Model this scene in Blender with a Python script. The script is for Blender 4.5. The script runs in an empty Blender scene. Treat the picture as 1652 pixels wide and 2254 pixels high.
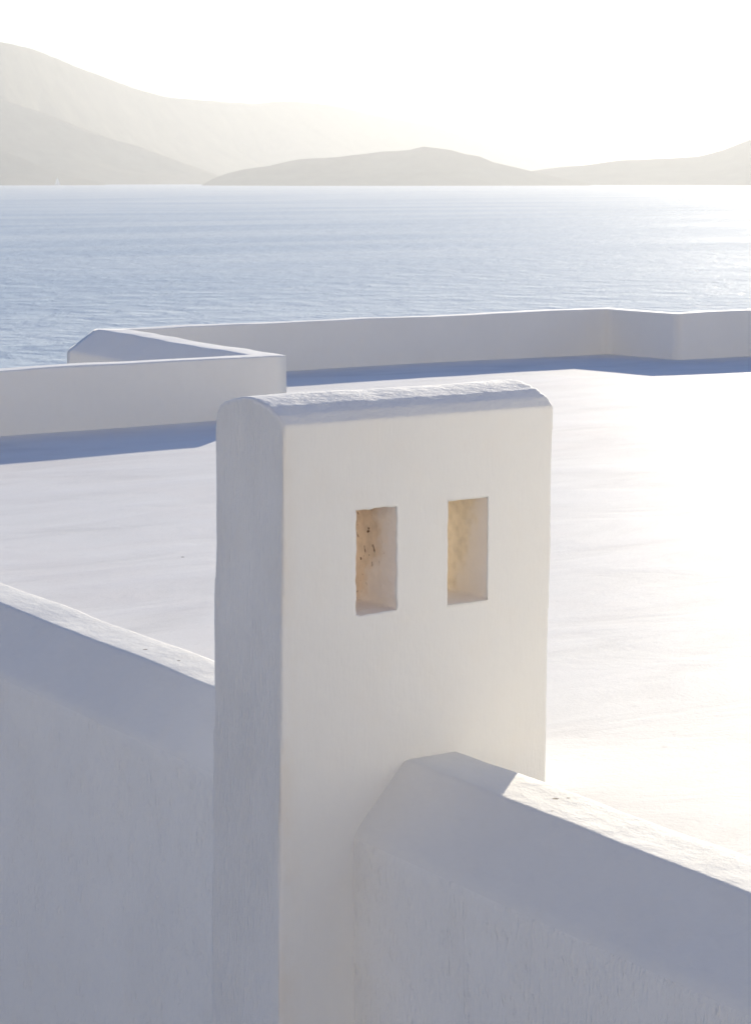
import bpy, bmesh, math, random
import numpy as np
from mathutils import Vector, noise, Matrix

R = math.radians
S = bpy.context.scene
COL = S.collection
KF = 1.0667   # the roof and its far parapets lie this much lower (and farther) than the near parapet line
RZ = -1.8 * KF
CZ = 30.0                       # camera height above the sea; roof lies 1.8 m below the camera

# ------------------------------------------------------------------ camera
cam = bpy.data.cameras.new("camera")
cam_o = bpy.data.objects.new("camera", cam)
COL.objects.link(cam_o)
cam_o.location = (0, 0, CZ)
cam_o.rotation_euler = (R(90 - 8.8596), 0, R(-34.2662))
cam.sensor_fit = 'HORIZONTAL'
cam.sensor_width = 36
cam.lens = 4741.0 / 1652 * 36
cam.clip_start = 0.1
cam.clip_end = 60000
cam.dof.use_dof = True
cam.dof.focus_distance = 6.4
cam.dof.aperture_fstop = 26
S.camera = cam_o

# ------------------------------------------------------------------ light
SUN_EL = R(12.5)
SUN_AZ = math.atan2(1.6, 1.4)     # from +Y towards +X
sd = Vector((math.sin(SUN_AZ) * math.cos(SUN_EL), math.cos(SUN_AZ) * math.cos(SUN_EL), math.sin(SUN_EL)))
world = bpy.data.worlds.new("World")
S.world = world
world.use_nodes = True
wt = world.node_tree
bg = wt.nodes['Background']
sky = wt.nodes.new('ShaderNodeTexSky')
sky.sky_type = 'NISHITA'
sky.sun_disc = False
sky.sun_elevation = SUN_EL
sky.sun_rotation = SUN_AZ
sky.altitude = 50
sky.air_density = 1.0
sky.dust_density = 0.3
sky.ozone_density = 4.0
hsv = wt.nodes.new('ShaderNodeHueSaturation')
hsv.inputs['Saturation'].default_value = 1.08
hsv.inputs['Hue'].default_value = .512
wt.links.new(sky.outputs[0], hsv.inputs['Color'])
wt.links.new(hsv.outputs[0], bg.inputs[0])
bg.inputs[1].default_value = 0.10
sl = bpy.data.lights.new("sun", 'SUN')
sl.energy = 5.0
sl.angle = R(0.6)
sl.color = (1.0, 0.90, 0.72)
so = bpy.data.objects.new("sun", sl)
COL.objects.link(so)
so.location = (20, 20, CZ + 20)
so.rotation_euler = sd.to_track_quat('Z', 'Y').to_euler()
S.view_settings.view_transform = 'Standard'
S.view_settings.look = 'None'
S.view_settings.exposure = 0.92
S.view_settings.gamma = 1
S.render.engine = 'CYCLES'
S.cycles.max_bounces = 8
S.cycles.diffuse_bounces = 5
S.cycles.volume_bounces = 1

# ------------------------------------------------------------------ materials
def mat(name):
    m = bpy.data.materials.new(name)
    m.use_nodes = True
    nt = m.node_tree
    return m, nt, nt.nodes['Principled BSDF'], nt.nodes.new('ShaderNodeNewGeometry')

def mapped(nt, geo, scale, loc=(0, 0, 0), rot=(0, 0, 0)):
    mp = nt.nodes.new('ShaderNodeMapping')
    mp.inputs['Scale'].default_value = scale
    mp.inputs['Location'].default_value = loc
    mp.inputs['Rotation'].default_value = rot
    nt.links.new(geo.outputs['Position'], mp.inputs[0])
    return mp.outputs[0]

def noi(nt, vec, scale, detail=4, rough=.55, dist=0):
    n = nt.nodes.new('ShaderNodeTexNoise')
    n.inputs['Scale'].default_value = scale
    n.inputs['Detail'].default_value = detail
    n.inputs['Roughness'].default_value = rough
    n.inputs['Distortion'].default_value = dist
    nt.links.new(vec, n.inputs['Vector'])
    return n.outputs['Fac']

def ramp(nt, fac, stops):
    r = nt.nodes.new('ShaderNodeValToRGB')
    e = r.color_ramp.elements
    while len(e) < len(stops):
        e.new(.5)
    for k, (p, c) in enumerate(stops):
        e[k].position = p
        e[k].color = (c[0], c[1], c[2], 1) if hasattr(c, '__len__') else (c, c, c, 1)
    nt.links.new(fac, r.inputs[0])
    return r.outputs[0]

def mix(nt, a, b, fac, mode='MIX'):
    m = nt.nodes.new('ShaderNodeMix')
    m.data_type = 'RGBA'
    m.blend_type = mode
    for v, s in ((fac, m.inputs[0]), (a, m.inputs[6]), (b, m.inputs[7])):
        if hasattr(v, 'is_linked'):
            nt.links.new(v, s)
        elif hasattr(v, '__len__'):
            s.default_value = (v[0], v[1], v[2], 1)
        else:
            s.default_value = v
    return m.outputs[2]

def bump(nt, hgt, strength, dist, prev=None):
    b = nt.nodes.new('ShaderNodeBump')
    b.inputs['Strength'].default_value = strength
    b.inputs['Distance'].default_value = dist
    nt.links.new(hgt, b.inputs['Height'])
    if prev is not None:
        nt.links.new(prev, b.inputs['Normal'])
    return b.outputs[0]

def spot_mask(nt, geo, spots):
    """1 inside small chips at given places, 0 elsewhere"""
    wob = noi(nt, geo.outputs['Position'], 60, 3)
    acc = None
    for (x, y, z, r) in spots:
        d = nt.nodes.new('ShaderNodeVectorMath'); d.operation = 'DISTANCE'
        nt.links.new(geo.outputs['Position'], d.inputs[0])
        d.inputs[1].default_value = (x, y, z)
        a = nt.nodes.new('ShaderNodeMath'); a.operation = 'DIVIDE'
        nt.links.new(d.outputs['Value'], a.inputs[0]); a.inputs[1].default_value = r
        b = nt.nodes.new('ShaderNodeMath'); b.operation = 'MULTIPLY_ADD'
        nt.links.new(wob, b.inputs[0]); b.inputs[1].default_value = 1.6; nt.links.new(a.outputs[0], b.inputs[2])
        c = nt.nodes.new('ShaderNodeMapRange')
        nt.links.new(b.outputs[0], c.inputs[0])
        c.inputs[1].default_value = 1.35; c.inputs[2].default_value = 1.75
        c.inputs[3].default_value = 1; c.inputs[4].default_value = 0
        if acc is None:
            acc = c.outputs[0]
        else:
            mx = nt.nodes.new('ShaderNodeMath'); mx.operation = 'MAXIMUM'
            nt.links.new(acc, mx.inputs[0]); nt.links.new(c.outputs[0], mx.inputs[1])
            acc = mx.outputs[0]
    return acc

def whitewash(name, base=(.86, .845, .80), edge=None, side=False, stucco=0, brush=(14, 14, 3), bs=.35, rough=.75, fine=.4, spots=None, warm=.12, spec=.3):
    m, nt, p, geo = mat(name)
    big = noi(nt, mapped(nt, geo, (1, 1, 1)), 1.3, 5, .6)
    mid = noi(nt, mapped(nt, geo, (1, 1, 1), (3, 7, 1)), 7, 5, .6)
    c1 = ramp(nt, big, [(.3, tuple(v * .965 for v in base)), (.7, base)])
    tint = (base[0], base[1] * .965, base[2] * .92)
    c2 = mix(nt, c1, tint, ramp(nt, mid, [(.5, 0), (.75, warm * 3)]))
    st = noi(nt, mapped(nt, geo, brush), 4, 5, .65)
    c3 = mix(nt, c2, tuple(v * .93 for v in base), ramp(nt, st, [(.5, 0), (.8, .15 if side else .5)]))
    if edge:            # worn, yellowed plaster along one upright edge
        sx = nt.nodes.new('ShaderNodeSeparateXYZ'); nt.links.new(geo.outputs['Position'], sx.inputs[0])
        mr = nt.nodes.new('ShaderNodeMapRange'); nt.links.new(sx.outputs[0], mr.inputs[0])
        mr.inputs[1].default_value = edge; mr.inputs[2].default_value = edge + .09
        mr.inputs[3].default_value = 1; mr.inputs[4].default_value = 0
        mm = nt.nodes.new('ShaderNodeMath'); mm.operation = 'MULTIPLY'
        nt.links.new(mr.outputs[0], mm.inputs[0]); nt.links.new(ramp(nt, noi(nt, mapped(nt, geo, (1, 1, .5), (6, 6, 6)), 9, 5, .65), [(.42, 0), (.62, .42)]), mm.inputs[1])
        sy = nt.nodes.new('ShaderNodeMath'); sy.operation = 'LESS_THAN'; nt.links.new(sx.outputs[1], sy.inputs[0]); sy.inputs[1].default_value = 5.172
        m2 = nt.nodes.new('ShaderNodeMath'); m2.operation = 'MULTIPLY'; nt.links.new(mm.outputs[0], m2.inputs[0]); nt.links.new(sy.outputs[0], m2.inputs[1])
        c3 = mix(nt, c3, (.78, .68, .54), m2.outputs[0])
    if spots:
        c3 = mix(nt, c3, (.14, .11, .09), spot_mask(nt, geo, spots))
    nt.links.new(c3, p.inputs['Base Color'])
    p.inputs['Roughness'].default_value = rough
    p.inputs['Specular IOR Level'].default_value = spec
    patchy = ramp(nt, noi(nt, mapped(nt, geo, (1, 1, .6), (2, 2, 8)), 2.2, 5, .6), [(.36, .55), (.64, 1)])
    if side:            # the narrow end was brushed upwards, the broad face trowelled smooth
        sn = nt.nodes.new('ShaderNodeSeparateXYZ'); nt.links.new(geo.outputs['True Normal'], sn.inputs[0])
        ab = nt.nodes.new('ShaderNodeMath'); ab.operation = 'ABSOLUTE'; nt.links.new(sn.outputs[0], ab.inputs[0])
        sc = nt.nodes.new('ShaderNodeMapRange'); nt.links.new(ab.outputs[0], sc.inputs[0]); sc.inputs[1].default_value = .3; sc.inputs[3].default_value = .14
        sm = nt.nodes.new('ShaderNodeMath'); sm.operation = 'MULTIPLY'; nt.links.new(sc.outputs[0], sm.inputs[0]); nt.links.new(patchy, sm.inputs[1])
        patchy = sm.outputs[0]
    b1 = bump(nt, mix(nt, (.5, .5, .5), st, patchy), bs, .010)
    b2 = bump(nt, noi(nt, mapped(nt, geo, (1, 1, 1)), 90, 4, .7), fine, .002, b1)
    if stucco:          # drips and dabs of thick limewash, each a few millimetres
        vz = noi(nt, mapped(nt, geo, (1, 1, .42), (9, 2, 4)), 62, 3, .5)
        dabs = mix(nt, (0, 0, 0), ramp(nt, vz, [(.55, 0), (.72, 1)]), ramp(nt, mid, [(.35, 0), (.6, 1)]))
        b2 = bump(nt, dabs, stucco, .004, b2)
    b3 = bump(nt, noi(nt, mapped(nt, geo, (1, 1, 1), (9, 2, 4)), 9, 3, .5), .35, .012, b2)
    nt.links.new(b3, p.inputs['Normal'])
    return m

M = {}
M['body'] = whitewash('whitewashed_render', brush=(30, 30, 4), bs=1.1, edge=3.17, side=True)
M['top'] = whitewash('rough_cap_render', brush=(5, 9, 9), bs=.7, fine=.9)
M['wall'] = whitewash('brushed_wall_render', brush=(24, 24, 5), bs=.8, stucco=.7, fine=.7)
M['coping'] = whitewash('smooth_coping_render', base=(.80, .785, .74), brush=(6, 3, 4), bs=.3, fine=.5,
    spots=[(3.742, 4.585, CZ - 1.74, .012), (3.775, 4.57, CZ - 1.74, .008), (3.655, 3.60, CZ - 1.74, .006),
           (3.70, 6.95, CZ - 1.74, .010), (3.715, 6.72, CZ - 1.74, .009), (3.66, 4.50, CZ - 1.745, .007)])
M['parapet'] = whitewash('parapet_render', brush=(5, 5, 4), bs=.2, fine=.3)

def roof_mat():
    m, nt, p, geo = mat('limewashed_roof')
    streak = noi(nt, mapped(nt, geo, (.7, 1.9, 1), rot=(0, 0, R(34))), 1.1, 6, .62, .6)
    patch = noi(nt, mapped(nt, geo, (1, 1, 1), (4, 1, 0)), .8, 4, .6)
    c = ramp(nt, streak, [(.32, (.76, .74, .70)), (.5, (.84, .82, .775)), (.7, (.87, .85, .81))])
    c = mix(nt, c, (.82, .77, .72), ramp(nt, patch, [(.5, 0), (.7, .5)]))
    grit = noi(nt, mapped(nt, geo, (1, 1, 1)), 14, 5, .7)
    c = mix(nt, c, (.60, .58, .55), ramp(nt, grit, [(.62, 0), (.76, .6)]))
    sp = spot_mask(nt, geo, [(4.62 * KF, 7.50 * KF, CZ + RZ, .014), (5.0 * KF, 4.95 * KF, CZ + RZ, .02), (4.95 * KF, 8.9 * KF, CZ + RZ, .012)])
    c = mix(nt, c, (.2, .17, .15), sp)
    nt.links.new(c, p.inputs['Base Color'])
    p.inputs['Roughness'].default_value = .7
    p.inputs['Specular IOR Level'].default_value = .03
    b1 = bump(nt, streak, .3, .03)
    b2 = bump(nt, noi(nt, mapped(nt, geo, (1, 1, 1)), 60, 4, .7), .3, .003, b1)
    nt.links.new(b2, p.inputs['Normal'])
    return m
M['roof'] = roof_mat()

def lining_mat(name, deep, pale, edge, sooty):
    """bare sandy render deep in the slot, patchy limewash near the mouth"""
    m, nt, p, geo = mat(name)
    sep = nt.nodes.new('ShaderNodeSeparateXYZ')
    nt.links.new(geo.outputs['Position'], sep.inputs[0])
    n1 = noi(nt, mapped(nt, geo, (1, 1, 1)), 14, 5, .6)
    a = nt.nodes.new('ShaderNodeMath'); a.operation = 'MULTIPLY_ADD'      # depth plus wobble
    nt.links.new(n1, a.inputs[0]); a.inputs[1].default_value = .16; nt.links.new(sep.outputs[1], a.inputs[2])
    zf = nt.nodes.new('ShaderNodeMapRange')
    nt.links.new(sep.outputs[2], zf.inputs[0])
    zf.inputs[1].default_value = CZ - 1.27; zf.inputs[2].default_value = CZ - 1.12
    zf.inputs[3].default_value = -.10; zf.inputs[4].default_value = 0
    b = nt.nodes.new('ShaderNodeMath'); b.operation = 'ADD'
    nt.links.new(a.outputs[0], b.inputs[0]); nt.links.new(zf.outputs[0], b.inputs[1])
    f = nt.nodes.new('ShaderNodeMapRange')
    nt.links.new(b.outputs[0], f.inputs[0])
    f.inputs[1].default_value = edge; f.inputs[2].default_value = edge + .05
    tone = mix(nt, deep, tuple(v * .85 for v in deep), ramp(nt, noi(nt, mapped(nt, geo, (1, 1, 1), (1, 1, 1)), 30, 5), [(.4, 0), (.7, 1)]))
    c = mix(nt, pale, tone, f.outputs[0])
    if sooty:
        v = noi(nt, mapped(nt, geo, (1, 1, .7), (5, 5, 5)), 52, 2, .5)
        dk = ramp(nt, v, [(.64, 0), (.69, 1)])
        g = nt.nodes.new('ShaderNodeMath'); g.operation = 'MULTIPLY'
        nt.links.new(dk, g.inputs[0]); nt.links.new(f.outputs[0], g.inputs[1])
        c = mix(nt, c, (.15, .09, .055), g.outputs[0])
    nt.links.new(c, p.inputs['Base Color'])
    p.inputs['Roughness'].default_value = .9
    nt.links.new(bump(nt, noi(nt, mapped(nt, geo, (1, 1, 1)), 45, 5, .7), .8, .006), p.inputs['Normal'])
    return m
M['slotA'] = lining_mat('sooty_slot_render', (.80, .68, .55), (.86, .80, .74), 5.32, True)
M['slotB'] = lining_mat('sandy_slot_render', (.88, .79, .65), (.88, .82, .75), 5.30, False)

def sea_mat():
    m, nt, p, geo = mat('sea_water')
    p.inputs['Base Color'].default_value = (.42, .49, .57, 1)
    p.inputs['Specular IOR Level'].default_value = .05
    p.inputs['Roughness'].default_value = .22
    p.inputs['IOR'].default_value = 1.33
    wz = R(-34)
    n1 = noi(nt, mapped(nt, geo, (1, 1, 1), rot=(0, 0, wz)), .10, 6, .62, .3)
    n2 = noi(nt, mapped(nt, geo, (.55, 1.5, 1), (40, 9, 0), (0, 0, R(34))), .030, 5, .6, .5)
    b1 = bump(nt, n2, 1.0, 1.6)
    b2 = bump(nt, n1, 1.0, 1.9, b1)
    nt.links.new(b2, p.inputs['Normal'])
    gust = noi(nt, mapped(nt, geo, (.35, 1.6, 1), (0, 0, 0), (0, 0, R(34))), .006, 5, .6, .6)
    nt.links.new(ramp(nt, gust, [(.36, (.47, .575, .65)), (.64, (.63, .71, .74))]), p.inputs['Base Color'])
    glint = ramp(nt, noi(nt, mapped(nt, geo, (1, 1, 1), (7, 7, 7)), .8, 2, .5), [(.66, 0), (.70, 1)])
    nt.links.new(mix(nt, ramp(nt, gust, [(.38, .74), (.66, .88)]), (.12, .12, .12), glint), p.inputs['Roughness'])
    return m
M['sea'] = sea_mat()

def hill_mat(name, c0, c1):
    m, nt, p, geo = mat(name)
    n = noi(nt, mapped(nt, geo, (1, 1, 1)), .006, 8, .65)
    nt.links.new(ramp(nt, n, [(.35, c0), (.65, c1)]), p.inputs['Base Color'])
    p.inputs['Roughness'].default_value = 1
    p.inputs['Specular IOR Level'].default_value = 0
    return m
M['hill'] = hill_mat('dry_scrub_slope', (.09, .085, .06), (.17, .15, .11))

def ground_mat():
    m, nt, p, geo = mat('pale_dry_ground')
    n = noi(nt, mapped(nt, geo, (1, 1, 1)), .5, 8, .65)
    nt.links.new(ramp(nt, n, [(.35, (.55, .51, .46)), (.65, (.68, .64, .58))]), p.inputs['Base Color'])
    p.inputs['Roughness'].default_value = .95
    nt.links.new(bump(nt, n, .6, .3), p.inputs['Normal'])
    return m
M['ground'] = ground_mat()

def plain(name, col, rough):
    m, nt, p, geo = mat(name)
    n = noi(nt, mapped(nt, geo, (1, 1, 1)), 2, 4)
    nt.links.new(ramp(nt, n, [(.3, tuple(v * .9 for v in col)), (.7, col)]), p.inputs['Base Color'])
    p.inputs['Roughness'].default_value = rough
    return m
M['hull'] = plain('white_hull_paint', (.82, .82, .80), .3)
M['sail'] = plain('white_sailcloth', (.85, .84, .80), .7)
M['blue'] = plain('blue_door_paint', (.08, .16, .34), .5)
M['mast'] = plain('pale_mast', (.6, .6, .58), .4)

# ------------------------------------------------------------------ object helpers
def tag(o, label=None, cat=None, group=None, kind=None):
    if label: o['label'] = label
    if cat: o['category'] = cat
    if group: o['group'] = group
    if kind: o['kind'] = kind
    return o

def link(name, V, F, m, parent=None, normals=None, smooth=True):
    me = bpy.data.meshes.new(name)
    me.from_pydata([tuple(map(float, v)) for v in V], [], F)
    me.materials.append(m)
    me.polygons.foreach_set('use_smooth', [smooth] * len(me.polygons))
    if normals is not None:
        me.normals_split_custom_set_from_vertices([tuple(map(float, n)) for n in normals])
    me.update()
    o = bpy.data.objects.new(name, me)
    COL.objects.link(o)
    if parent:
        o.parent = parent
        o.matrix_parent_inverse = Matrix.Translation(parent.location).inverted()
    return o

def empty(name, loc):
    o = bpy.data.objects.new(name, None)
    COL.objects.link(o)
    o.location = loc
    o.empty_display_size = .3
    return o

def vnormals(V, F):
    me = bpy.data.meshes.new('tmp')
    me.from_pydata([tuple(map(float, v)) for v in V], [], F)
    me.update()
    n = np.array([v.normal[:] for v in me.vertices])
    bpy.data.meshes.remove(me)
    return n

def displace(V, F, amps, seed=0):
    """hand plastered unevenness: moves vertices along their normals"""
    N = vnormals(V, F)
    out = np.array(V, float)
    for i in range(len(out)):
        p = V[i]; d = 0
        for (sc, am) in amps:
            d += am * noise.noise(Vector((p[0] / sc + seed, p[1] / sc, p[2] / sc)))
        out[i] += N[i] * d
    return out

def split_link(V, F, picks, parent):
    """picks: list of (name, material, face indices); all keep the smooth normals of the whole"""
    N = vnormals(V, F)
    objs = []
    for name, m, idx in picks:
        used = {}
        vv, nn, ff = [], [], []
        for fi in idx:
            f = []
            for v in F[fi]:
                if v not in used:
                    used[v] = len(vv); vv.append(V[v]); nn.append(N[v])
                f.append(used[v])
            ff.append(f)
        objs.append(link(name, vv, ff, m, parent, nn))
    return objs

def resample(pts, step):
    out = [pts[0]]
    for a, b in zip(pts[:-1], pts[1:]):
        a_, b_ = np.array(a, float), np.array(b, float)
        n = max(1, int(math.ceil(np.linalg.norm(b_ - a_) / step)))
        for k in range(1, n + 1):
            out.append(tuple(a_ + (b_ - a_) * k / n))
    return out

def rounded(pts, radii, n=4):
    """profile with filleted corners"""
    out = [pts[0]]
    for i in range(1, len(pts) - 1):
        p = np.array(pts[i], float); r = radii[i]
        a = np.array(pts[i - 1], float) - p; b = np.array(pts[i + 1], float) - p
        la, lb = np.linalg.norm(a), np.linalg.norm(b)
        a /= la; b /= lb
        t = min(r, la * .45, lb * .45)
        for k in range(n + 1):
            s = k / n
            q = p + a * t * (1 - s) ** 2 + b * t * s ** 2
            out.append(tuple(q))
    out.append(pts[-1])
    return out

def sweep(path, profile, pstep, fstep, before=None, after=None):
    """profile (outward offset to the left of the path, z) swept with mitred corners"""
    prof = resample(profile, fstep)
    P = [np.array(p[:2], float) for p in path]
    mit = []
    for i in range(len(P)):
        prv = P[i - 1] if i > 0 else (np.array(before, float) if before else None)
        nxt = P[i + 1] if i < len(P) - 1 else (np.array(after, float) if after else None)
        ns = []
        for a, b in ((prv, P[i]), (P[i], nxt)):
            if a is None or b is None: continue
            d = (b - a) / np.linalg.norm(b - a)
            ns.append(np.array((-d[1], d[0])))
        if len(ns) == 1:
            mit.append(ns[0])
        else:
            s = ns[0] + ns[1]
            mit.append(s / (s @ ns[0]))
    V, F = [], []
    rows = []
    for i in range(len(P) - 1):
        n = max(1, int(math.ceil(np.linalg.norm(P[i + 1] - P[i]) / pstep)))
        for k in range(n + (1 if i == len(P) - 2 else 0)):
            s = k / n
            rows.append((P[i] + (P[i + 1] - P[i]) * s, mit[i] + (mit[i + 1] - mit[i]) * s,
                         path[i][2] + (path[i + 1][2] - path[i][2]) * s))
    for (p, m_, dz) in rows:
        for (u, z) in prof:
            q = p + m_ * u
            V.append((q[0], q[1], CZ + z + (dz if z > -1.9 else 0)))
    k = len(prof)
    for i in range(len(rows) - 1):
        for j in range(k - 1):
            F.append((i * k + j, i * k + j + 1, (i + 1) * k + j + 1, (i + 1) * k + j))
    F.append(tuple(range(k))[::-1])
    F.append(tuple((len(rows) - 1) * k + j for j in range(k)))
    # make outward winding: path with roof on its right
    F = [tuple(reversed(f)) for f in F]
    me = bpy.data.meshes.new('t'); me.from_pydata(V, [], F)
    bm = bmesh.new(); bm.from_mesh(me); bmesh.ops.recalc_face_normals(bm, faces=bm.faces)
    bm.verts.ensure_lookup_table()
    V = np.array([v.co[:] for v in bm.verts]); F = [tuple(v.index for v in f.verts) for f in bm.faces]
    # open bottom: check orientation using the highest face
    top = max(bm.faces, key=lambda f: f.calc_center_median().z)
    if top.normal.z < 0:
        F = [tuple(reversed(f)) for f in F]
    bm.free(); bpy.data.meshes.remove(me)
    return V, F

# ------------------------------------------------------------------ ground, sea, hills
GROUND_Z = CZ - 3.9
fwd = np.array((math.sin(R(34.27)), math.cos(R(34.27))))
rgt = np.array((fwd[1], -fwd[0]))
def ground_h(s, t):
    h = GROUND_Z
    if s > 27:
        h -= (s - 27) * math.tan(R(15))
        h = max(h, -6)
    if s < -5:
        h += min((-5 - s) * math.tan(R(38)), 60)  # pale rise behind the camera, added to bounce sunlight onto shaded faces
    w = min(1, max(0, (abs(s - 8) + abs(t) - 45) / 40))
    if s < -12: w = .4
    if s > 27 or w > 0: h -= .3
    return h + w * 2.5 * noise.fractal(Vector((s / 40, t / 40, 0)), 1, 2, 4)
ss = sorted(set([-2500, -1200, -700, -400, -250] + list(range(-160, 180, 5))))
ts = sorted(set([-3000, -1500, -900, -500, -300] + list(range(-200, 205, 8)) + [300, 500, 900, 1500, 3000]))
V = [(*(fwd * s + rgt * t), ground_h(s, t)) for s in ss for t in ts]
k = len(ts)
F = [(i * k + j, (i + 1) * k + j, (i + 1) * k + j + 1, i * k + j + 1) for i in range(len(ss) - 1) for j in range(k - 1)]
g = link('ground', V, F, M['ground']); tag(g, kind='structure')
if g.data.polygons[0].normal.z < 0: g.data.flip_normals()

# unseen white terrace added below, bouncing sunlight onto the building's near side
xs = np.linspace(-14, 3.6, 50); ys = np.linspace(-6, 22, 60)
V = [(x, y, CZ - 3.6 + .012 * noise.noise(Vector((x / 2, y / 2, 3)))) for x in xs for y in ys]
F = [(i * 60 + j, (i + 1) * 60 + j, (i + 1) * 60 + j + 1, i * 60 + j + 1) for i in range(49) for j in range(59)]
tag(link('bounce_terrace', V, F, M['parapet']), kind='structure')

V = [(x, y, 0) for y in np.linspace(-24000, 24000, 25) for x in np.linspace(-24000, 24000, 25)]
F = [(i * 25 + j, i * 25 + j + 1, (i + 1) * 25 + j + 1, (i + 1) * 25 + j) for i in range(24) for j in range(24)]
tag(link('sea', V, F, M['sea']), kind='structure')

def hill(name, crest, front, back, rough, seed):
    """real terrain: a crest line, a spurred slope to the shore in front and a slope behind"""
    C = np.array(crest, float)
    seg = np.r_[0, np.cumsum(np.linalg.norm(np.diff(C[:, :2], axis=0), axis=1))]
    n = int(seg[-1] / 45)
    t = np.linspace(0, seg[-1], n)
    X = np.interp(t, seg, C[:, 0]); Y = np.interp(t, seg, C[:, 1]); Z = np.interp(t, seg, C[:, 2])
    rows = []
    K = 34
    for i in range(n):
        r = math.hypot(X[i], Y[i]); dx, dy = X[i] / r, Y[i] / r
        z = Z[i] + (noise.fractal(Vector((t[i] / 170, seed, 0)), .8, 2, 4) * min(4, Z[i] * .04))
        for j in range(-K, K + 1):
            s = j / K
            L = (front if j < 0 else back) * (.35 + .65 * min(1, Z[i] / max(C[:, 2]) + .3))
            x, y = X[i] + dx * s * L, Y[i] + dy * s * L
            a = abs(s)
            prof = (1 - a) ** 1.15 * (1 - .25 * math.sin(a * math.pi))
            nz = noise.fractal(Vector((x / 420, y / 420, seed)), .9, 2, 6) * rough * Z[i] * min(1, a * 3) * (1 - a)
            rows.append((x, y, z * prof + min(nz, 0) - .4 * abs(nz) - 12 * a ** 4 - 1))
    k = 2 * K + 1
    F = [(i * k + j, (i + 1) * k + j, (i + 1) * k + j + 1, i * k + j + 1) for i in range(n - 1) for j in range(k - 1)]
    o = link(name, rows, F, M['hill'])
    if o.data.polygons[len(F) // 2].normal.z < 0: o.data.flip_normals()
    return tag(o, kind='structure')

MOUNTAIN = [(3091, 8983, 640), (3521, 8823, 625), (3953, 8638, 599), (4185, 8862, 593), (4303, 8972, 582), (4666, 9295, 531), (5172, 9708, 462), (5480, 9940, 435), (5795, 10164, 434), (6355, 10531, 433), (6547, 10648, 452), (6694, 10688, 461), (7028, 10771, 446), (7407, 10852, 394), (7869, 10935, 342), (8065, 10964, 298), (8460, 11015, 210), (8861, 11053, 135), (9266, 11081, 89), (10087, 11102, 73), (10949, 10253, 60)]
SLOPE = [(2796, 8133, 584), (3206, 8045, 475), (3623, 7932, 335), (3792, 7919, 284), (3962, 7903, 224), (4101, 7899, 181), (4258, 7883, 136), (4465, 7837, 63), (4592, 7833, 23), (4655, 7866, 7)]
FOOT = [(2557, 7475, 245), (2989, 7313, 185), (3278, 7188, 126), (3364, 7148, 88), (3422, 7120, 59), (3494, 7085, 33), (3566, 7049, 17), (3609, 7027, 7)]
ISLE = [(3712, 6517, -1), (3766, 6486, 33), (3793, 6470, 41), (3833, 6446, 53), (3927, 6390, 70), (3980, 6357, 84), (4033, 6324, 92), (4111, 6273, 96), (4189, 6221, 107), (4254, 6177, 118), (4318, 6133, 122), (4349, 6110, 133), (4432, 6051, 124), (4482, 6014, 107), (4519, 5985, 99), (4544, 5967, 82), (4569, 5948, 75), (4649, 5885, 50), (4728, 5822, 27), (4812, 5753, 8)]
HEAD = [(4942, 6544, 3), (5023, 6482, 30), (5083, 6435, 50), (5129, 6398, 59), (5182, 6355, 67), (5260, 6290, 75), (5312, 6247, 84), (5350, 6214, 92), (5451, 6126, 99), (5563, 6025, 105), (5623, 5968, 125), (5697, 5898, 166), (5823, 5774, 225), (6089, 5492, 288)]
hill('mountain', MOUNTAIN, 1500, 2500, .35, 3.1)
hill('hillside', SLOPE, 900, 1300, .3, 7.7)
hill('hillside', FOOT, 500, 800, .3, 1.9)
hill('island', ISLE, 420, 600, .25, 5.3)
hill('headland', HEAD, 700, 1200, .25, 9.4)

# ------------------------------------------------------------------ building: roof and its outer walls
bld = empty('building', (4.5, 2, GROUND_Z))
tag(bld, 'white building whose flat limewashed roof fills the picture behind the chimney', 'building')
def roof_z(x, y):
    n = noise.noise(Vector((x / 1.7, y / 1.7, 0))) * .005 + noise.noise(Vector((x / .45, y / .45, 4))) * .0016
    dip = -.02 * max(0, min(1, (x - 13.3) / 2)) * max(0, min(1, (y - 14) / 2))
    return CZ + RZ + n + dip
xs = list(np.round(np.arange(3.5, 8.5, .12), 3)) + [8.5] + list(np.round(np.arange(8.62, 18, .12), 3)) + list(range(18, 35, 1))
ys = list(range(-8, 2)) + list(np.round(np.arange(2, 14.0, .12), 3)) + [14.0] + list(np.round(np.arange(14.12, 17.2, .12), 3)) + [17.2]
k = len(ys)
V = [(x * KF, y * KF, roof_z(x * KF, y * KF)) for x in xs for y in ys]
F = []
for i in range(len(xs) - 1):
    for j in range(k - 1):
        x1, y1 = xs[i + 1], ys[j + 1]
        if x1 <= 8.5 and y1 > 14.0: continue
        if xs[i] > 14.7 and ys[j] >= 16.15: continue
        F.append((i * k + j, (i + 1) * k + j, (i + 1) * k + j + 1, i * k + j + 1))
link('roof', V, F, M['roof'], bld)
# hidden sides of the building
def quad_wall(pts):
    V, F = [], []
    for a, b in zip(pts[:-1], pts[1:]):
        o = len(V)
        V += [(a[0], a[1], GROUND_Z - 12), (b[0], b[1], GROUND_Z - 12), (b[0], b[1], CZ + RZ - .02), (a[0], a[1], CZ + RZ - .02)]
        F.append((o, o + 1, o + 2, o + 3))
    return V, F
V, F = quad_wall([(3.72, -8.2), (36.1, -8.2), (36.1, 15.4)])
link('wall', V, F, M['wall'], bld, smooth=False)

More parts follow.
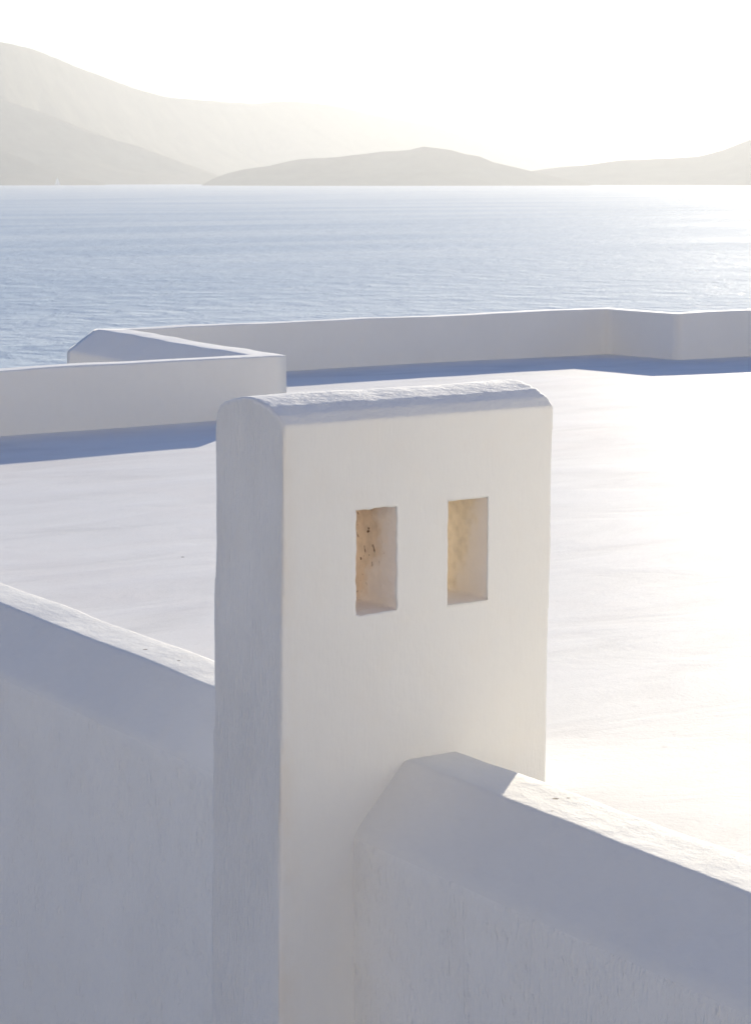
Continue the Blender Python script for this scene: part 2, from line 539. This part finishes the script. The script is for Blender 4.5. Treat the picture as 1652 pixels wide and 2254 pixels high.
# unseen block added on the roof to send sunlight back onto the chimney
def box_mesh(x0, x1, y0, y1, z0, z1, bev=.03):
    bm = bmesh.new(); bmesh.ops.create_cube(bm, size=1)
    for v in bm.verts:
        v.co = (x0 if v.co.x < 0 else x1, y0 if v.co.y < 0 else y1, z0 if v.co.z < 0 else z1)
    if bev: bmesh.ops.bevel(bm, geom=list(bm.edges), offset=bev, segments=3, affect='EDGES')
    V = [v.co[:] for v in bm.verts]; bm.verts.index_update()
    F = [tuple(v.index for v in f.verts) for f in bm.faces]; bm.free()
    return V, F
V, F = box_mesh(4.5, 10.2, -2.4, 3.0, CZ - 1.98, CZ + 1.2)
link('bounce_block', V, F, M['parapet'], bld, smooth=False)
V, F = box_mesh(8.3, 9.2, 2.98, 3.03, CZ - 1.91, CZ + .2, .01)
link('bounce_block_door', V, F, M['blue'], bld, smooth=False)  # invented dressing on the added block

# ------------------------------------------------------------------ near parapet with sloping outer face
prof = rounded([(0, -1.98), (0, -1.74), (.20, -1.742), (.39, -1.945), (.39, -8.0)], [0, .02, .012, .035, 0], 5)
V, F = sweep([(3.83, -8.6, 0), (3.83, 15.0, 0)], prof, .05, .05)
V = displace(V, F, [(1.1, .008), (.35, .006), (.10, .0016)], 2)
near = empty('parapet', (3.6, 3, GROUND_Z))
tag(near, 'low white parapet with sloping outer face running in the foreground, crossed by the chimney', 'parapet')
cz_ = np.array([np.mean([V[v][2] for v in f]) for f in F])
split_link(V, F, [('coping', M['coping'], [i for i in range(len(F)) if cz_[i] > CZ - 1.955]),
                  ('wall_face', M['wall'], [i for i in range(len(F)) if cz_[i] <= CZ - 1.955])], near)

# ------------------------------------------------------------------ raised parapets round the roof
prof = rounded([(a * KF, b * KF) for (a, b) in [(0, -1.86), (0, -1.343), (.215, -1.345), (.415, -1.545), (.415, -12.0)]], [0, .018, .018, .03, 0], 4)
def parapet(path, before, after, label, seed):
    V, F = sweep(path, prof, .10, .07, before, after)
    V = displace(V, F, [(1.3, .014), (.4, .007)], seed)
    e = empty('parapet', (path[0][0], path[0][1], CZ + RZ))
    tag(e, label, 'parapet')
    cz_ = np.array([np.mean([V[v][2] for v in f]) for f in F])
    split_link(V, F, [('coping', M['parapet'], [i for i in range(len(F)) if cz_[i] > CZ - 1.56 * KF]),
                      ('wall_face', M['parapet'], [i for i in range(len(F)) if cz_[i] <= CZ - 1.56 * KF])], e)
    return e
C0, C1, C2, K1, K2, K3 = (3.60, 13.87, .003), (8.632, 13.87, .003), (8.965, 17.1, 0), (14.542, 17.1, -.010), (14.645, 16.13, -.012), (33.9, 14.55, 0)
C0, C1, C2, K1, K2, K3 = [(a * KF, b * KF, c) for (a, b, c) in (C0, C1, C2, K1, K2, K3)]
parapet([C0, C1, C2], None, K1[:2], 'white parapet at left behind the chimney, turning back sharply at its corner', 5)
parapet([C2, K1, K2, K3], C1[:2], None, 'long shaded parapet along the far roof edge with a small step near its right end', 8)

# ------------------------------------------------------------------ chimney
def build_chimney():
    # outline of the end seen side on: (y, z), arched top
    arch = [(5.165, -.700), (5.200, -.672), (5.250, -.652), (5.300, -.640), (5.345, -.634), (5.390, -.635), (5.445, -.644), (5.490, -.656),
            (5.520, -.670), (5.538, -.690), (5.545, -.715)]
    Z = lambda z: CZ + z
    bm = bmesh.new()
    def ring(x_top, x_bot, arch_in=0):
        r = []
        pts = [(5.165, -4.9)] + arch + [(5.600, -4.9)]
        for (y, z) in pts:
            s = (z + .7) / -4.2
            s = max(0, s)
            r.append(bm.verts.new((x_top + (x_bot - x_top) * s, y, Z(z))))
        return r
    a = ring(3.203, 3.135)
    b = ring(4.186, 4.13)
    n = len(a)
    for i in range(n):
        bm.faces.new((a[i], a[(i + 1) % n], b[(i + 1) % n], b[i]))
    bm.faces.new(a[::-1]); bm.faces.new(b)
    bmesh.ops.recalc_face_normals(bm, faces=bm.faces)
    me = bpy.data.meshes.new('c'); bm.to_mesh(me); bm.free()
    o = bpy.data.objects.new('c', me); COL.objects.link(o)
    cut = []
    for (x0, x1, z0, z1) in ((3.449, 3.595, -1.278, -.964), (3.785, 3.932, -1.281, -.966)):
        bm = bmesh.new()
        bmesh.ops.create_cube(bm, size=1)
        for v in bm.verts:
            v.co = (x0 if v.co.x < 0 else x1, 5.0 if v.co.y < 0 else 5.8, Z(z0 if v.co.z < 0 else z1))
        mc = bpy.data.meshes.new('k'); bm.to_mesh(mc); bm.free()
        k = bpy.data.objects.new('k', mc); COL.objects.link(k); cut.append(k)
        md = o.modifiers.new('b', 'BOOLEAN'); md.operation = 'DIFFERENCE'; md.object = k; md.solver = 'EXACT'
    md = o.modifiers.new('r', 'REMESH'); md.mode = 'VOXEL'; md.voxel_size = .0075; md.adaptivity = 0
    md = o.modifiers.new('s', 'SMOOTH'); md.iterations = 1; md.factor = .4
    dg = bpy.context.evaluated_depsgraph_get()
    ev = o.evaluated_get(dg).to_mesh()
    V = np.empty(len(ev.vertices) * 3); ev.vertices.foreach_get('co', V); V = V.reshape(-1, 3)
    F = [tuple(p.vertices) for p in ev.polygons]
    for q in [o] + cut:
        mm = q.data; bpy.data.objects.remove(q); bpy.data.meshes.remove(mm)
    # square up the slot mouths that the remesher rounded
    for (x0, x1, z0, z1) in ((3.449, 3.595, CZ - 1.278, CZ - .964), (3.785, 3.932, CZ - 1.281, CZ - .966)):
        t = .0062
        near_ = (V[:, 0] > x0 - t) & (V[:, 0] < x1 + t) & (V[:, 2] > z0 - t) & (V[:, 2] < z1 + t)
        for ax, lim in ((0, (x0, x1)), (2, (z0, z1))):
            for L_ in lim:
                q = near_ & (np.abs(V[:, ax] - L_) < t)
                V[q, ax] = L_
                f_ = q & (np.abs(V[:, 1] - 5.165) < t)
                V[f_, 1] = 5.165
    N = vnormals(V, F)
    # hand plastered surface: gentle undulation everywhere, lumps on the cap and ragged slot lips
    W = V.copy()
    for i in range(len(V)):
        x, y, z = V[i]; zz = z - CZ
        p = Vector((x, y, z))
        d = .0045 * noise.noise(p / .55) + .0022 * noise.noise(p / .16 + Vector((7, 0, 0))) + .0006 * noise.noise(p / .04)
        if zz > -.70:
            up = max(0, N[i][2])
            d += up * (.0010 * noise.noise(p / .12) + .0005 * noise.noise(p / .035 + Vector((3, 3, 3))) + .0006 * noise.noise(p / .017))
        if 3.40 < x < 3.98 and -1.33 < zz < -.92:
            amp = .0055 if x < 3.68 else .0028
            d += amp * noise.noise(p / .028 + Vector((1, 5, 2))) * (1 if abs(N[i][1]) < .9 else .15)
        W[i] += N[i] * d
    c = np.array([np.mean(V[list(f)], axis=0) for f in F])
    fn = np.array([np.mean(N[list(f)], axis=0) for f in F])
    zc = c[:, 2] - CZ
    inslot = lambda x0, x1: (c[:, 0] > x0 - .03) & (c[:, 0] < x1 + .03) & (zc > -1.315) & (zc < -.93) & (c[:, 1] > 5.173) & (c[:, 1] < 5.53) & (np.abs(fn[:, 1]) < .75)
    sA = inslot(3.449, 3.595); sB = inslot(3.785, 3.932)
    top = (zc > -.702) & (fn[:, 2] > .30)
    body = ~(sA | sB | top)
    e = empty('chimney', (3.68, 5.36, CZ - 1.8))
    tag(e, 'white plastered rectangular chimney with rounded top and two upright slots, straddling the near parapet', 'chimney')
    o = split_link(W, F, [('chimney_stack', M['body'], np.where(body)[0]), ('rounded_cap', M['top'], np.where(top)[0]),
                      ('smoke_slot', M['slotA'], np.where(sA)[0]), ('smoke_slot', M['slotB'], np.where(sB)[0])], e)
    o[2]['label'] = 'left slot with brown sooty pitted lining'
    o[3]['label'] = 'right slot with pale sandy lining'
build_chimney()

# ------------------------------------------------------------------ boat far away under the hills
bt = empty('sailboat', (3275, 6725, 0))
tag(bt, 'tiny white sailing boat on the water under the far left hillside', 'boat')
def boat():
    bm = bmesh.new()
    L, B, H = 12, 3.4, 1.5
    st = [(-6, .9), (-4, 1.0), (-1, 1.0), (2, .85), (4.5, .5), (6.3, .06)]
    rows = []
    for (x, w) in st:
        r = [bm.verts.new((x, -B / 2 * w, H + .05 * max(0, x))), bm.verts.new((x, -B / 2 * w * .75, .1)), bm.verts.new((x, 0, -.5)),
             bm.verts.new((x, B / 2 * w * .75, .1)), bm.verts.new((x, B / 2 * w, H + .05 * max(0, x)))]
        rows.append(r)
    for a, b in zip(rows[:-1], rows[1:]):
        for j in range(4): bm.faces.new((a[j], b[j], b[j + 1], a[j + 1]))
        bm.faces.new((a[0], a[4], b[4], b[0]))
    bm.faces.new(rows[0]); bm.faces.new(rows[-1][::-1])
    bmesh.ops.recalc_face_normals(bm, faces=bm.faces)
    def put(bm, name, m):
        V = [v.co[:] for v in bm.verts]; bm.verts.index_update()
        F = [tuple(v.index for v in f.verts) for f in bm.faces]; bm.free()
        q = link(name, V, F, m, smooth=False); q.parent = bt; return q
    put(bm, 'hull', M['hull'])
    bm = bmesh.new(); bmesh.ops.create_cone(bm, cap_ends=True, segments=10, radius1=.16, radius2=.08, depth=15.5)
    bmesh.ops.translate(bm, verts=bm.verts, vec=(.5, 0, 8.9)); put(bm, 'mast', M['mast'])
    for nm, tri in (('mainsail', [(.3, 2.6), (-5.6, 2.7), (.3, 16)]), ('jib', [(.8, 15), (6.1, 1.9), (1.2, 2.2)])):
        bm = bmesh.new(); n = 8; A, Bp, Cc = [np.array(t) for t in tri]; g = {}
        for side in (0, 1):
            for i in range(n + 1):
                for j in range(n + 1 - i):
                    u, v = i / n, j / n
                    q = A + (Bp - A) * u + (Cc - A) * v
                    g[side, i, j] = bm.verts.new((q[0], .7 * math.sin(math.pi * u) * (1 - v) + .03 * side, q[1]))
            for i in range(n):
                for j in range(n - i):
                    t = [g[side, i, j], g[side, i + 1, j], g[side, i, j + 1]]
                    bm.faces.new(t if side else t[::-1])
                    if j < n - i - 1:
                        t = [g[side, i + 1, j], g[side, i + 1, j + 1], g[side, i, j + 1]]
                        bm.faces.new(t if side else t[::-1])
        put(bm, nm, M['sail'])
boat()
bt.rotation_euler = (0, 0, R(-5))
bt.scale = (1.7, 1.7, 1.7)

# ------------------------------------------------------------------ haze: the air over the sea
hm = bpy.data.materials.new('sea_haze')
hm.use_nodes = True
nt = hm.node_tree
nt.nodes.remove(nt.nodes['Principled BSDF'])
pv = nt.nodes.new('ShaderNodeVolumePrincipled')
pv.inputs['Color'].default_value = (.46, .472, .495, 1)
pv.inputs['Density'].default_value = 1.1e-4
pv.inputs['Anisotropy'].default_value = .50
nt.links.new(pv.outputs[0], nt.nodes['Material Output'].inputs['Volume'])
bm = bmesh.new(); bmesh.ops.create_cube(bm, size=1)
for v in bm.verts:
    v.co = (v.co.x * 52000, v.co.y * 52000, -14 if v.co.z < 0 else 700)
me = bpy.data.meshes.new('haze'); bm.to_mesh(me); bm.free(); me.materials.append(hm)
hz = bpy.data.objects.new('haze', me); COL.objects.link(hz)
tag(hz, kind='stuff')
